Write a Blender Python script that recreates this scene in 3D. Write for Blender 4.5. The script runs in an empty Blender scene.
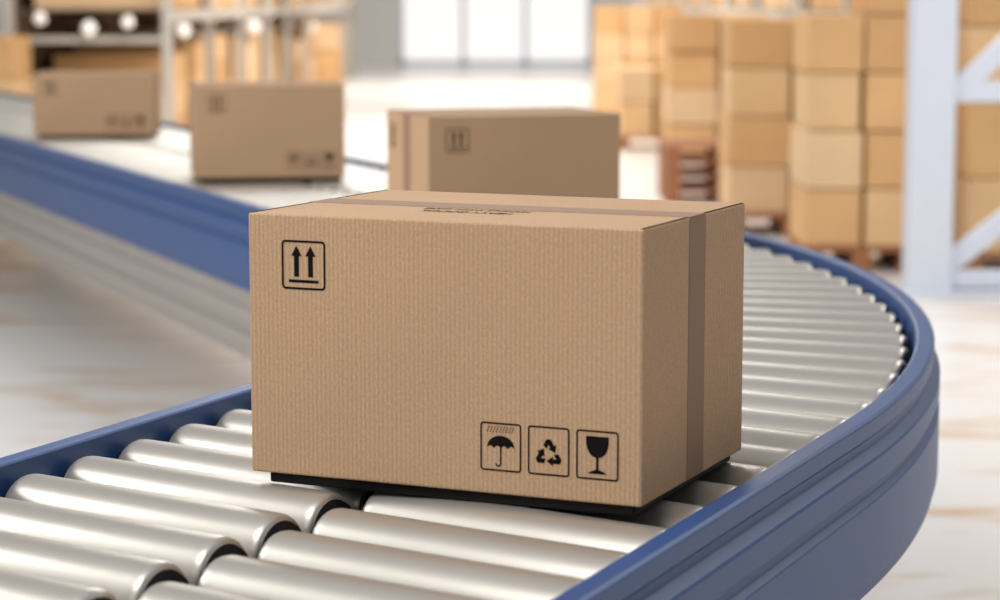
import bpy, bmesh, math, random
from mathutils import Vector, Matrix
random.seed(7)
scene = bpy.context.scene
scene.view_settings.view_transform = 'Standard'
try: scene.view_settings.look = 'None'
except Exception: pass
BOXZ = 0.8
SHADE_GAP = 0.014  # height of the black slab that stands in for shade under the boxes
BZ = BOXZ-SHADE_GAP
def lin(c):
    return tuple(((x/255)/12.92 if x/255<=0.04045 else ((x/255+0.055)/1.055)**2.4) for x in c)+(1,)

# ---------------- materials
def mat(name, rgb, rough=0.5, metal=0.0, noise=0.0, nscale=20, bump=0.0, bscale=80, emit=0, coat=0, spec=0.5, stretch=None):
    m = bpy.data.materials.new(name); m.use_nodes=True
    nt=m.node_tree; b=nt.nodes['Principled BSDF']
    b.inputs['Base Color'].default_value=lin(rgb)
    b.inputs['Roughness'].default_value=rough
    b.inputs['Metallic'].default_value=metal
    b.inputs['Specular IOR Level'].default_value=spec
    b.inputs['Coat Weight'].default_value=coat
    tc=nt.nodes.new('ShaderNodeTexCoord')
    src=tc.outputs['Object']
    if stretch:
        mp=nt.nodes.new('ShaderNodeMapping'); mp.inputs['Scale'].default_value=stretch
        nt.links.new(src,mp.inputs[0]); src=mp.outputs[0]
    if noise>0:
        n=nt.nodes.new('ShaderNodeTexNoise'); n.inputs['Scale'].default_value=nscale; n.inputs['Detail'].default_value=5
        nt.links.new(src,n.inputs['Vector'])
        r=nt.nodes.new('ShaderNodeMapRange'); r.inputs[3].default_value=1-noise; r.inputs[4].default_value=1+noise
        nt.links.new(n.outputs[0],r.inputs[0])
        mx=nt.nodes.new('ShaderNodeMix'); mx.data_type='RGBA'; mx.blend_type='MULTIPLY'; mx.inputs[0].default_value=1
        mx.inputs[6].default_value=lin(rgb); nt.links.new(r.outputs[0],mx.inputs[7])
        nt.links.new(mx.outputs[2],b.inputs['Base Color'])
    if bump>0:
        n=nt.nodes.new('ShaderNodeTexNoise'); n.inputs['Scale'].default_value=bscale
        nt.links.new(src,n.inputs['Vector'])
        bp=nt.nodes.new('ShaderNodeBump'); bp.inputs['Strength'].default_value=bump; bp.inputs['Distance'].default_value=0.002
        nt.links.new(n.outputs[0],bp.inputs['Height']); nt.links.new(bp.outputs[0],b.inputs['Normal'])
    if emit:
        b.inputs['Emission Color'].default_value=lin(rgb); b.inputs['Emission Strength'].default_value=emit
    return m

def cardboard(name, rgb):
    m=bpy.data.materials.new(name); m.use_nodes=True
    nt=m.node_tree; N=nt.nodes; L=nt.links; b=N['Principled BSDF']
    b.inputs['Roughness'].default_value=0.85; b.inputs['Specular IOR Level'].default_value=0.12
    tc=N.new('ShaderNodeTexCoord')
    sx=N.new('ShaderNodeSeparateXYZ'); L.new(tc.outputs['Object'],sx.inputs[0])
    add=N.new('ShaderNodeMath'); add.operation='ADD'; L.new(sx.outputs[0],add.inputs[0]); L.new(sx.outputs[1],add.inputs[1])
    mul=N.new('ShaderNodeMath'); mul.operation='MULTIPLY'; mul.inputs[1].default_value=2*math.pi/0.0062; L.new(add.outputs[0],mul.inputs[0])
    sn=N.new('ShaderNodeMath'); sn.operation='SINE'; L.new(mul.outputs[0],sn.inputs[0])
    n1=N.new('ShaderNodeTexNoise'); n1.inputs['Scale'].default_value=500; n1.inputs['Detail'].default_value=2
    mp=N.new('ShaderNodeMapping'); mp.inputs['Scale'].default_value=(1,1,.3); L.new(tc.outputs['Object'],mp.inputs[0]); L.new(mp.outputs[0],n1.inputs['Vector'])
    n2=N.new('ShaderNodeTexNoise'); n2.inputs['Scale'].default_value=5; L.new(tc.outputs['Object'],n2.inputs['Vector'])
    n3=N.new('ShaderNodeTexNoise'); n3.inputs['Scale'].default_value=300; n3.inputs['Detail'].default_value=3; L.new(tc.outputs['Object'],n3.inputs['Vector'])
    def mr(sock,a,bb,lo,hi):
        r=N.new('ShaderNodeMapRange'); r.inputs[1].default_value=a; r.inputs[2].default_value=bb; r.inputs[3].default_value=lo; r.inputs[4].default_value=hi; L.new(sock,r.inputs[0]); return r.outputs[0]
    def mm(a,b_):
        x=N.new('ShaderNodeMath'); x.operation='MULTIPLY'; L.new(a,x.inputs[0]); L.new(b_,x.inputs[1]); return x.outputs[0]
    f=mm(mm(mr(sn.outputs[0],-1,1,.93,1.04),mr(n1.outputs[0],.3,.7,.90,1.07)),mm(mr(n2.outputs[0],.3,.7,.97,1.03),mr(n3.outputs[0],.3,.7,.88,1.10)))
    mx=N.new('ShaderNodeMix'); mx.data_type='RGBA'; mx.blend_type='MULTIPLY'; mx.inputs[0].default_value=1
    mx.inputs[6].default_value=lin(rgb); L.new(f,mx.inputs[7]); L.new(mx.outputs[2],b.inputs['Base Color'])
    bp=N.new('ShaderNodeBump'); bp.inputs['Strength'].default_value=.35; bp.inputs['Distance'].default_value=.0006
    L.new(sn.outputs[0],bp.inputs['Height']); L.new(bp.outputs[0],b.inputs['Normal'])
    return m
M_card=cardboard('cardboard',(178,147,117))
M_tape=mat('brown_tape',(138,112,92),.75,noise=.04,nscale=40,spec=.2)
M_ink=mat('black_ink',(16,14,14),.8,noise=.1,nscale=200,spec=.1)
M_seam=mat('seam_shadow_board',(50,36,28),.9,spec=.1)
M_blue=mat('blue_painted_steel',(28,66,118),.42,noise=.06,nscale=6,bump=.05,bscale=150,spec=.4)
M_steel=mat('brushed_roller_steel',(182,177,169),.36,metal=.72,noise=.03,nscale=30)
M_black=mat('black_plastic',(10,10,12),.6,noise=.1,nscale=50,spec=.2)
M_frame=mat('grey_steel_frame',(150,145,140),.45,metal=.3,noise=.08,nscale=5)
M_gap_shade=mat('dark_gap_shade',(20,19,20),.8,noise=.1)  # near-black colour standing in for the shade between rollers
M_white=mat('white_painted_steel',(204,210,222),.45,noise=.04)
M_rack=mat('rack_steel',(196,190,180),.6,noise=.06)
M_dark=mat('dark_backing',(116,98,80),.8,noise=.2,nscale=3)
M_tans=[mat('carton_tan_%d'%i,c,.85,noise=.14,nscale=3,spec=.2) for i,c in enumerate([(220,184,138),(214,172,122),(222,190,150),(204,162,114),(226,204,174)])]
M_wood=mat('pallet_wood',(160,106,72),.8,noise=.2,nscale=8)
M_lamp=mat('lamp_glass',(255,248,238),.4,emit=.45)
M_day=mat('daylight_door_glass',(244,242,240),.4,emit=.6)

# ---------------- helpers
def empty(name, loc=(0,0,0), rz=0):
    e=bpy.data.objects.new(name,None); e.empty_display_size=.1; e.location=loc; e.rotation_euler=(0,0,rz)
    scene.collection.objects.link(e); return e
def obj(name, me, parent=None, mats=(), smooth=False):
    o=bpy.data.objects.new(name,me); scene.collection.objects.link(o)
    for m in mats: me.materials.append(m)
    if smooth:
        for p in me.polygons: p.use_smooth=True
    if parent: o.parent=parent
    return o
def from_bm(name,bm,parent=None,mats=(),smooth=False):
    me=bpy.data.meshes.new(name); bm.to_mesh(me); bm.free(); return obj(name,me,parent,mats,smooth)
def add_box(bm,x0,x1,y0,y1,z0,z1,mi=0):
    vs=[bm.verts.new((x,y,z)) for z in (z0,z1) for x,y in ((x0,y0),(x1,y0),(x1,y1),(x0,y1))]
    for f in ((3,2,1,0),(4,5,6,7),(0,1,5,4),(1,2,6,5),(2,3,7,6),(3,0,4,7)):
        fc=bm.faces.new([vs[i] for i in f]); fc.material_index=mi
    return vs
def bevel(o,w,seg=2):
    b=o.modifiers.new('bevel','BEVEL'); b.width=w; b.segments=seg; b.limit_method='ANGLE'; b.angle_limit=math.radians(40)

# ---------------- conveyor path
al=math.radians(24.2); be=math.radians(23.1); TH=al+be
d1=Vector((math.sin(al),math.cos(al))); c1=Vector((math.cos(al),-math.sin(al)))
Rin=2.78
SH=.025
corner=Vector((.123+SH/math.cos(TH/2),4.694)); P1=corner-d1*(Rin*math.tan(TH/2)); CEN=P1-c1*Rin
W=.912
ARC=Rin*TH
def path(s,o):
    if s<=0: return P1+d1*s+c1*o
    if s<ARC:
        a=s/Rin
    else: a=TH
    c=Vector((math.cos(a-al),math.sin(a-al))); d=Vector((-c.y,c.x))
    p=CEN+c*(Rin+o)
    if s>=ARC: p=p+d*(s-ARC)
    return p
S0,S1=-4.3,ARC+10.6
ss=[S0,-2,0]+[ARC*i/64 for i in range(1,65)]+[ARC+3,ARC+6,S1]
conv=empty('roller_conveyor')
def sweep(name,prof,m,close=True,samples=ss,parent=conv,bev=None):
    bm=bmesh.new(); rings=[]
    for s in samples:
        rings.append([bm.verts.new((*path(s,o),BZ+z)) for o,z in prof])
    n=len(prof)
    for a,b in zip(rings,rings[1:]):
        for i in range(n if close else n-1):
            j=(i+1)%n; bm.faces.new((a[i],a[j],b[j],b[i]))
    if close:
        bm.faces.new(rings[0]); bm.faces.new(rings[-1][::-1])
    bmesh.ops.recalc_face_normals(bm,faces=bm.faces)
    o=from_bm(name,bm,parent,[m])
    if bev: bevel(o,bev)
    return o
rp=[(0,-.10),(0,.012),(.003,.015),(.028,.015),(.033,.011),(.033,-.012),(.027,-.018),(.027,-.032),(.042,-.040),(.044,-.044),(.044,-.074),(.042,-.078),(.034,-.084),(.034,-.096),(.044,-.104),(.044,-.215),(.038,-.225),(.038,-.24),(.0,-.24),(.0,-.23),(.030,-.22),(.030,-.10)]
sweep('outer_side_rail',[(W+o,z) for o,z in rp],M_blue,bev=.0015)
sweep('inner_side_rail',[(-o,z) for o,z in rp],M_blue,bev=.0015)
lf=[(.0,-.24),(-.03,-.24),(-.03,-.27),(-.02,-.275),(-.02,-.295),(-.03,-.30),(-.03,-.34),(-.018,-.345),(-.018,-.37),(-.03,-.375),(-.03,-.42),(-.02,-.43),(-.02,-.45),(0,-.45)]
sweep('inner_lower_frame',lf,M_frame)
sweep('gap_shade_sheet',[(.0,-.10),(W,-.10),(W,-.115),(.0,-.115)],M_gap_shade)  # dark sheet added below the rollers so the gaps read as shade
MID=W/2+.005
sweep('bed_centre_rail',[(MID-.012,-.10),(MID-.012,-.045),(MID+.012,-.045),(MID+.012,-.10)],M_black)
# rollers
SK=math.tan(math.radians(10))
bm=bmesh.new(); SEG=28
def roller(a,b,ra,rb):
    ax=(b-a); Ln=ax.length; ax=ax.normalized(); up=Vector((0,0,1)); side=ax.cross(up).normalized()
    prof=[(0,.0,1),(0,.35,1),(.008,.35,1),(.008,.80,1),(.014,.84,1),(.0145,.90,0),(.017,.955,0),(.022,.99,0),(.030,1,0)]
    pts=[(x,r,m) for x,r,m in prof]+[(Ln-x,r,m) for x,r,m in prof[::-1]]
    rings=[]
    for x,r,m in pts:
        R=(ra+(rb-ra)*x/Ln)
        cen=a+ax*x; cen=Vector((cen.x,cen.y,BZ-R))
        rings.append([bm.verts.new(cen+(side*math.cos(2*math.pi*k/SEG)+up*math.sin(2*math.pi*k/SEG))*R*max(r,.001)) for k in range(SEG)])
    for i in range(len(rings)-1):
        m = 1 if (i<4 or i>=len(rings)-5) else 0
        for k in range(SEG):
            f=bm.faces.new((rings[i][k],rings[i][(k+1)%SEG],rings[i+1][(k+1)%SEG],rings[i+1][k])); f.material_index=m; f.smooth=True
PS,PA,RF=.130,.112,.375
def lanes(s_list, pitch_at):
    for s in s_list:
        for lane,(o0,o1,st) in enumerate(((.003,MID-.004,0),(MID+.004,W-.003,.5))):
            p=pitch_at(s); s_=s+st*p
            a=path(s_-o0*SK,o0); b=path(s_-o1*SK,o1)
            def rad(sv,o):
                k=min(1,max(0,(sv)/.25))*min(1,max(0,(ARC-sv)/.25)) if 0<sv<ARC else 0
                return PS*RF*(1-k)+PA*(1+o/Rin)*RF*k
            roller(Vector((a.x,a.y,0)),Vector((b.x,b.y,0)),rad(s_,o0),rad(s_,o1))
def pit(s): return PA if 0.05<s<ARC else PS
s=S0+.22; L_=[]
while s<S1-.15:
    L_.append(s); s+=pit(s)
lanes(L_,pit)
bmesh.ops.recalc_face_normals(bm,faces=bm.faces)
from_bm('rollers',bm,conv,[M_steel,M_black])
# supports
bm=bmesh.new()
for s in (-3.6,-1.2,ARC*.5,ARC+.9,ARC+7.6,ARC+10.2):
    pts=[path(s,.12),path(s,W-.12)]
    for p in pts:
        add_box(bm,p.x-.03,p.x+.03,p.y-.03,p.y+.03,.012,BZ-.115)
        add_box(bm,p.x-.07,p.x+.07,p.y-.07,p.y+.07,0,.012)
    a,b=pts; n=(b-a).normalized(); q=Vector((-n.y,n.x))*.02
    vs=[bm.verts.new((*(p+sgn*q),z)) for z in (.25,.3) for p,sgn in ((a,-1),(b,-1),(b,1),(a,1))]
    for f in ((3,2,1,0),(4,5,6,7),(0,1,5,4),(1,2,6,5),(2,3,7,6),(3,0,4,7)): bm.faces.new([vs[i] for i in f])
from_bm('support_legs',bm,conv,[M_frame])

# ---------------- cartons
def ring(P,u0,v0,u1,v1,r,t):
    def rr(u0,v0,u1,v1,r):
        pts=[]
        for cx,cy,a0 in ((u1-r,v1-r,0),(u0+r,v1-r,90),(u0+r,v0+r,180),(u1-r,v0+r,270)):
            for k in range(7):
                a=math.radians(a0+15*k); pts.append((cx+r*math.cos(a),cy+r*math.sin(a)))
        return pts
    A=rr(u0,v0,u1,v1,r); B=rr(u0+t,v0+t,u1-t,v1-t,max(r-t,.0005))
    n=len(A)
    for i in range(n):
        j=(i+1)%n; P.append([A[i],A[j],B[j],B[i]])
def icon_up(u,v,s):
    P=[]; ring(P,u,v,u+s,v+s,s*.09,s*.045)
    for cx in (.34,.66):
        P.append([(u+s*(cx-.055),v+s*.26),(u+s*(cx+.055),v+s*.26),(u+s*(cx+.055),v+s*.70),(u+s*(cx-.055),v+s*.70)])
        P.append([(u+s*(cx-.12),v+s*.68),(u+s*(cx+.12),v+s*.68),(u+s*cx,v+s*.89)])
    P.append([(u+s*.16,v+s*.14),(u+s*.84,v+s*.14),(u+s*.84,v+s*.20),(u+s*.16,v+s*.20)])
    return P
def icon_umb(u,v,w,h):
    P=[]; ring(P,u,v,u+w,v+h,w*.08,w*.04)
    cx=u+w*.5; cy=v+h*.47; R=w*.34
    n=24
    def ty(x): return cy+.85*math.sqrt(max(0,R*R-(x-cx)**2))
    def by(x):
        f=((x-cx+R)/(2*R)*4)%1; return min(cy+R*.17*math.sin(math.pi*f),ty(x))
    for i in range(n):
        xa=cx-R+2*R*i/n+1e-6; xb=cx-R+2*R*(i+1)/n-1e-6
        P.append([(xa,by(xa)),(xb,by(xb)),(xb,ty(xb)+1e-6),(xa,ty(xa)+1e-6)])
    P.append([(cx-w*.02,v+h*.16),(cx+w*.02,v+h*.16),(cx+w*.02,cy+R*.3),(cx-w*.02,cy+R*.3)])
    hc=(cx-w*.06,v+h*.16)
    for i in range(8):
        a=math.radians(-22.5*i); b=math.radians(-22.5*(i+1)); r0=w*.042; r1=w*.078
        P.append([(hc[0]+r0*math.cos(a),hc[1]+r0*math.sin(a)),(hc[0]+r1*math.cos(a),hc[1]+r1*math.sin(a)),(hc[0]+r1*math.cos(b),hc[1]+r1*math.sin(b)),(hc[0]+r0*math.cos(b),hc[1]+r0*math.sin(b))])
    for i in range(9):
        for j in range(3):
            x=u+w*(.15+.075*i+.02*j); y=v+h*(.80+.045*j)
            P.append([(x,y),(x+w*.032,y),(x+w*.042,y+h*.024),(x+w*.01,y+h*.024)])
    return P
def icon_rec(u,v,w,h):
    P=[]; ring(P,u,v,u+w,v+h,w*.08,w*.04)
    cx,cy=u+w*.5,v+h*.44; R=w*.42; t=R*.25
    for k in range(3):
        a=math.radians(90+120*k)
        cn=Vector((R*math.cos(a),R*math.sin(a)))
        vl=Vector((R*math.cos(a+math.radians(120)),R*math.sin(a+math.radians(120))))
        vr=Vector((R*math.cos(a-math.radians(120)),R*math.sin(a-math.radians(120))))
        dl=(vl-cn).normalized(); dr=(vr-cn).normalized(); inw=(-cn).normalized()
        nl=Vector((-dl.y,dl.x)); nl=nl if nl.dot(inw)>0 else -nl
        nr=Vector((-dr.y,dr.x)); nr=nr if nr.dot(inw)>0 else -nr
        A=cn+dl*R*.62; B=cn+dl*R*.24; C=cn+dr*R*.24; D=cn+dr*R*.62; T=cn+dr*R*.98+nr*t*.5
        f=lambda p:(cx+p.x,cy+p.y)
        P.append([f(A),f(B),f(B+nl*t),f(A+nl*t+dl*t*.3)])
        P.append([f(B),f(C),f(C+nr*t),f(B+nl*t)])
        P.append([f(C),f(D),f(D+nr*t),f(C+nr*t)])
        P.append([f(D-nr*t*.55),f(T),f(D+nr*t*1.55)])
    return P
def icon_glass(u,v,w,h):
    P=[]; ring(P,u,v,u+w,v+h,w*.08,w*.04)
    cx=u+w*.5; top=v+h*.88; bw=w*.28; n=18; yb=v+h*.44
    def hw(t): return bw*math.sqrt(max(0,1-(1-t)**2.4))*(1-.10*max(0,t-.5))
    for i in range(n):
        t0=i/n; t1=(i+1)/n; y0=yb+(top-yb)*t0; y1=yb+(top-yb)*t1
        P.append([(cx-hw(t0),y0),(cx+hw(t0),y0),(cx+hw(t1),y1),(cx-hw(t1),y1)])
    P.append([(cx-w*.028,v+h*.2),(cx+w*.028,v+h*.2),(cx+w*.028,v+h*.46),(cx-w*.028,v+h*.46)])
    P.append([(cx-w*.22,v+h*.12),(cx+w*.22,v+h*.12),(cx+w*.17,v+h*.16),(cx+w*.03,v+h*.21),(cx-w*.03,v+h*.21),(cx-w*.17,v+h*.16)])
    return P
def make_carton(x,y,rz,Wd,D,H,text=True,small_side=False):
    e=empty('cardboard_box',(x,y,BOXZ+.0003),rz)
    bm=bmesh.new(); add_box(bm,0,Wd,0,D,0,H)
    b=from_bm('box_body',bm,e,[M_card]); bevel(b,.003,3)
    bm=bmesh.new(); add_box(bm,.022,Wd-.012,.008,D-.010,-SHADE_GAP,-.0001)
    b=from_bm('contact_shadow_slab',bm,e,[M_black]); bevel(b,.003,2)  # inset black slab added as the contact shadow below the box
    tw=.031; t=.0006
    bm=bmesh.new()
    for xa,xb in ((Wd-.0055,Wd-.0015),(.0015,.0055)):
        add_box(bm,xa,xb,.003,D/2-tw,H-.002,H+.0003); add_box(bm,xa,xb,D/2+tw,D-.003,H-.002,H+.0003)
    from_bm('flap_slots',bm,e,[M_seam])
    bm=bmesh.new(); y0,y1=D/2-tw,D/2+tw
    add_box(bm,-t,Wd+t,y0,y1,H,H+t); add_box(bm,Wd,Wd+t,y0,y1,0.002,H+t); add_box(bm,-t,0,y0,y1,0.002,H+t)
    from_bm('packing_tape',bm,e,[M_tape])
    k=Wd/.531
    s=.062*k; P=[(0,p) for p in icon_up(.048*k,H-.032*k-s,s)]
    w=.0545*k; h=.060*k; g=.0085*k; x3=Wd-.029*k-w; zb=.029*k
    P+=[(0,p) for p in icon_glass(x3,zb,w,h)]+[(0,p) for p in icon_rec(x3-w-g,zb,w,h)]+[(0,p) for p in icon_umb(x3-2*(w+g),zb,w,h)]
    P+=[(1,p) for p in icon_up(.045*k,H-.034*k-s,s)]
    P+=[(2,p) for p in icon_up(.03*k,H-.034*k-s,s)] if small_side else []
    bm=bmesh.new()
    for side,p in P:
        if side==0: vs=[bm.verts.new((u,-.0004,v)) for u,v in p]
        elif side==1: vs=[bm.verts.new((Wd-u,D+.0004,v)) for u,v in p]
        else: vs=[bm.verts.new((-.0004,D-u,v)) for u,v in p]
        bm.faces.new(vs)
    from_bm('printed_handling_marks',bm,e,[M_ink])
    if text:
        for i,(tx,yy) in enumerate((('HANDLE WITH CARE',.140),('HEAVY GOODS',.110))):
            cu=bpy.data.curves.new('t','FONT'); cu.body=tx; cu.size=.0155 if i==0 else .018; cu.align_x='CENTER'; cu.offset=.0003
            o=bpy.data.objects.new('t',cu); scene.collection.objects.link(o)
            bpy.context.view_layer.update()
            me=bpy.data.meshes.new_from_object(o); bpy.data.objects.remove(o)
            t_=obj('printed_text_%d'%(i+1),me,e,[]); me.materials.clear(); me.materials.append(M_ink)
            t_.location=(.252*k,yy+.012,H+.0004); t_.rotation_euler=(0,0,math.pi); t_.scale=(1,1.35,1)
    return e
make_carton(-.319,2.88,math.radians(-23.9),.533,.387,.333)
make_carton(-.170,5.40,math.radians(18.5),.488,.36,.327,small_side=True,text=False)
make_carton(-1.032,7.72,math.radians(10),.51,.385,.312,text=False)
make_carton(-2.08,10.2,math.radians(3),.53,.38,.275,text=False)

# ---------------- floor
m=bpy.data.materials.new('polished_floor'); m.use_nodes=True; nt=m.node_tree; N=nt.nodes; L=nt.links; b=N['Principled BSDF']
tc=N.new('ShaderNodeTexCoord'); mp=N.new('ShaderNodeMapping'); mp.inputs['Scale'].default_value=(.7,2.2,1); mp.inputs['Rotation'].default_value=(0,0,.25)
L.new(tc.outputs['Object'],mp.inputs[0])
n=N.new('ShaderNodeTexNoise'); n.inputs['Scale'].default_value=1.6; n.inputs['Detail'].default_value=5; n.inputs['Distortion'].default_value=.8; L.new(mp.outputs[0],n.inputs['Vector'])
cr=N.new('ShaderNodeValToRGB'); e=cr.color_ramp.elements
e[0].position=.34; e[0].color=lin((208,180,148)); e[1].position=.47; e[1].color=lin((232,229,226))
L.new(n.outputs[0],cr.inputs[0]); L.new(cr.outputs[0],b.inputs['Base Color']); b.inputs['Roughness'].default_value=.3
bm=bmesh.new(); add_box(bm,-14,14,-4,60,-.1,0); from_bm('floor',bm,None,[m])

# ---------------- back wall with daylight door
bm=bmesh.new()
add_box(bm,-14,-2.2,50,50.3,0,7); add_box(bm,2.0,14,50,50.3,0,7); add_box(bm,-2.2,2.0,50,50.3,4,7)
from_bm('wall_back',bm,None,[mat('wall_paint',(226,222,216),.7,noise=.05)])
d=empty('door_1',(0,50.1,0))
bm=bmesh.new(); add_box(bm,-2.1,1.9,0,.05,.05,3.95); from_bm('door_glazing',bm,d,[M_day])
bm=bmesh.new()
for x in (-2.2,-.85,.5,1.9): add_box(bm,x,x+.1,-.06,0,0,4)
for z in (0,1.9,3.9): add_box(bm,-2.2,2.0,-.06,0,z,z+.1)
from_bm('door_frame',bm,d,[M_white])

# ---------------- rack rows
def rack_row(x0, y0, n, bay, depth, sgn, seed, fill, lamps=False):
    rnd=random.Random(seed)
    e=empty('pallet_rack',(x0,y0,0),0)
    bm=bmesh.new()
    for i in range(n+1):
        y=i*bay
        for xx in (0,sgn*depth):
            add_box(bm,xx-.04,xx+.04,y-.035,y+.035,0,4.2); add_box(bm,xx-.08,xx+.08,y-.07,y+.07,0,.015)
        for k in range(5):
            z=.3+.75*k; add_box(bm,min(0,sgn*depth),max(0,sgn*depth),y-.02,y+.02,z,z+.05)
    LV=[.04,1.22,2.5,3.8]
    for z in LV:
        for xx in (0,sgn*depth): add_box(bm,xx-.03,xx+.03,0,n*bay,z,z+.09)
    from_bm('rack_frame',bm,e,[M_rack])
    bm=bmesh.new()
    for z in LV:
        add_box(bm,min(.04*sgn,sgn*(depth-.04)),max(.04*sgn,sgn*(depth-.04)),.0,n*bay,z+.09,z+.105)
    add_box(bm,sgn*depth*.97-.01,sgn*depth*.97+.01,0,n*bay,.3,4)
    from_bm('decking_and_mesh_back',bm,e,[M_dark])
    bm=bmesh.new()
    for li,z in enumerate(LV[:3]):
        y=.08
        while y<n*bay-.5:
            w=rnd.uniform(.35,.95)
            if (y%bay)+w>bay-.06: y+= bay-(y%bay)+.07; continue
            if rnd.random()<fill:
                zz=z+.106; xo=sgn*rnd.uniform(.0,.1)
                while True:
                    h=rnd.uniform(.22,.45)
                    if zz+h>z+1.14: break
                    xa,xb=xo,sgn*(depth*.85)
                    add_box(bm,min(xa,xb),max(xa,xb),y,y+w,zz,zz+h,rnd.randrange(5)); zz+=h+.002
                    if rnd.random()<.12: break
            y+=w+rnd.uniform(.02,.08)
    from_bm('stored_cartons',bm,e,M_tans)
    if lamps:
        bm=bmesh.new()
        pts=[(-sgn*.14,0,1.15,.055),(-sgn*.14,2*bay,1.12,.07),(-sgn*.14,5*bay,1.0,.08),(sgn*.30,-.14,1.22,.05),(sgn*.62,-.14,1.17,.06),(sgn*1.02,-.14,1.25,.05)]
        for x,y,z,r in pts:
            bmesh.ops.create_uvsphere(bm,u_segments=16,v_segments=10,radius=r,matrix=Matrix.Translation((x,y,z)))
        from_bm('lamp_globes',bm,e,[M_lamp],True)
        bm=bmesh.new()
        for x,y,z,r in pts:
            if y<0: add_box(bm,x-.015,x+.015,y,0,z+.03,z+.06)
            else: add_box(bm,min(x,0),max(x,0),y-.015,y+.015,z+.03,z+.06)
        from_bm('lamp_brackets',bm,e,[M_rack])
    return e
rack_row(2.35,12.8,10,2.7,1.2,1,3,.97)
rack_row(-2.75,19.0,9,2.7,1.3,-1,5,.95,True)

# near rack end frame on the right
e=empty('rack_upright_frame',(2.04,10.85,0))
bm=bmesh.new()
add_box(bm,-.105,.105,-.08,.08,0,4); add_box(bm,-.16,.42,-.12,.12,0,.03); add_box(bm,1.1,1.31,-.08,.08,0,4)
add_box(bm,.105,1.1,-.04,.04,.92,1.02); add_box(bm,.105,1.1,-.04,.04,.04,.12)
def brace(x0,z0,x1,z1,w=.05):
    a=Vector((x0,0,z0)); b_=Vector((x1,0,z1)); d_=(b_-a).normalized(); q=Vector((-d_.z,0,d_.x))*w
    vs=[bm.verts.new(p+q*s+Vector((0,t,0))) for t in (-.03,.03) for p,s in ((a,-1),(b_,-1),(b_,1),(a,1))]
    for f in ((3,2,1,0),(4,5,6,7),(0,1,5,4),(1,2,6,5),(2,3,7,6),(3,0,4,7)): bm.faces.new([vs[i] for i in f])
brace(.1,.95,1.1,1.9); brace(.1,.15,1.1,.93); brace(.1,2.8,1.1,1.95)
o=from_bm('upright_frame_steel',bm,e,[M_white]); bevel(o,.006)

def carton_stack(x,y,cols,rows,w,h,dep,seed,rz=0):
    rnd=random.Random(seed); bm=bmesh.new()
    add_box(bm,0,cols*w,0,dep,.10,.13,5)
    for k in range(3): add_box(bm,k*(cols*w-.1)/2,k*(cols*w-.1)/2+.1,0,dep,0,.10,5)
    for i in range(cols):
        for j in range(rows-(rnd.random()<.3)):
            g=rnd.uniform(.004,.02)
            add_box(bm,i*w+g,(i+1)*w-g,rnd.uniform(0,.05),dep-.02,.131+j*h,.131+(j+1)*h-.006,rnd.choice((0,1,1,3,2)))
    o=from_bm('carton_stack',bm,None,M_tans+[M_wood]); o.location=(x,y,0); o.rotation_euler=(0,0,rz); bevel(o,.008); return o
carton_stack(2.35,11.5,3,4,.45,.38,.8,2)
carton_stack(1.58,11.8,2,5,.30,.30,.7,4)
carton_stack(1.36,13.6,2,4,.38,.29,.7,5)
carton_stack(1.34,18.2,2,4,.40,.29,.8,6)
carton_stack(1.12,21.5,3,3,.33,.32,.8,8)
carton_stack(1.08,26.0,3,4,.33,.30,.9,9)
carton_stack(-2.35,29.0,1,3,.32,.32,.9,10)
carton_stack(-4.6,17.7,2,4,.42,.33,.8,12)
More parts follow.
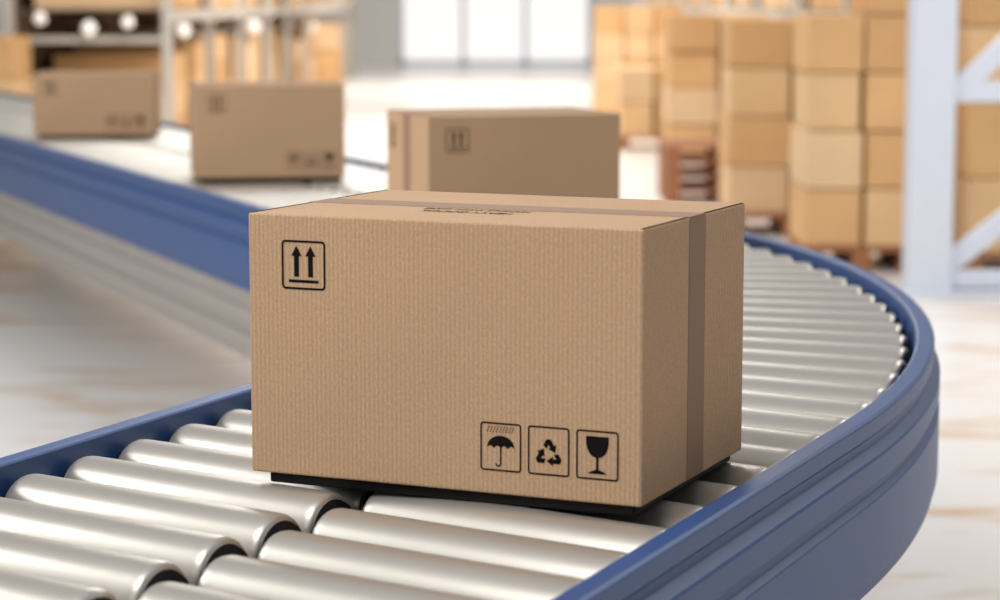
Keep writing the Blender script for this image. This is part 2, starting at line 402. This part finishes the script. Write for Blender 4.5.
def pallets(x,y,n,rz):
    bm=bmesh.new(); z=0
    for k in range(n):
        for i in range(3): add_box(bm,i*.35,i*.35+.1,0,.8,z,z+.08)
        for i in range(6): add_box(bm,0,.8,i*.14,i*.14+.1,z+.081,z+.10)
        z+=.1005
    o=from_bm('wooden_pallet_stack',bm,None,[M_wood]); o.location=(x,y,0); o.rotation_euler=(0,0,rz); return o
pallets(1.15,15.8,4,0)

# ---------------- lights / world
w=bpy.data.worlds.new('warehouse_light'); scene.world=w; w.use_nodes=True; nt=w.node_tree; N=nt.nodes; L=nt.links
bg=N['Background']; tc=N.new('ShaderNodeTexCoord'); sp=N.new('ShaderNodeSeparateXYZ'); L.new(tc.outputs['Generated'],sp.inputs[0])
cr=N.new('ShaderNodeValToRGB'); L.new(sp.outputs[2],cr.inputs[0]); e=cr.color_ramp.elements
e[0].position=0; e[0].color=(.66,.645,.63,1); e[1].position=.9; e[1].color=(.68,.69,.71,1)
x=cr.color_ramp.elements.new(.3); x.color=(.36,.355,.35,1)
L.new(cr.outputs[0],bg.inputs[0]); bg.inputs[1].default_value=.8
def area(name,loc,target,size,power,col=(1,1,1)):
    l=bpy.data.lights.new(name,'AREA'); l.shape='RECTANGLE'; l.size=size[0]; l.size_y=size[1]; l.energy=power; l.color=col
    o=bpy.data.objects.new(name,l); scene.collection.objects.link(o); o.location=loc
    o.rotation_euler=(Vector(target)-Vector(loc)).to_track_quat('-Z','Y').to_euler(); return o
area('unseen_light_panel',(-1.7,.9,4.4),(0,3.4,.8),(2.2,1.6),180,(1,.985,.965))
area('unseen_light_panel',(-5.5,4.5,3.6),(-1.5,7.0,0),(3,3),240,(1,.985,.97))  # unseen fill light, added to brighten the left floor under the conveyor
area('unseen_light_panel',(4.5,7.5,4.8),(3,8.5,0),(3,3),200,(1,.98,.95))
for y,pw in ((15,380),(24,680),(36,750)):
    area('unseen_light_panel',(-.4,y,6),(-.4,y+.01,0),(4,6),pw,(1,.97,.93))

# ---------------- camera
cam=bpy.data.cameras.new('camera'); co=bpy.data.objects.new('camera',cam); scene.collection.objects.link(co)
co.location=(0,0,1.4); co.rotation_euler=(math.radians(90-7.483),0,0)
cam.sensor_width=36; cam.lens=2284*36/1000; cam.dof.use_dof=True; cam.dof.focus_distance=3.05; cam.dof.aperture_fstop=3.9
cam.clip_end=200
scene.camera=co
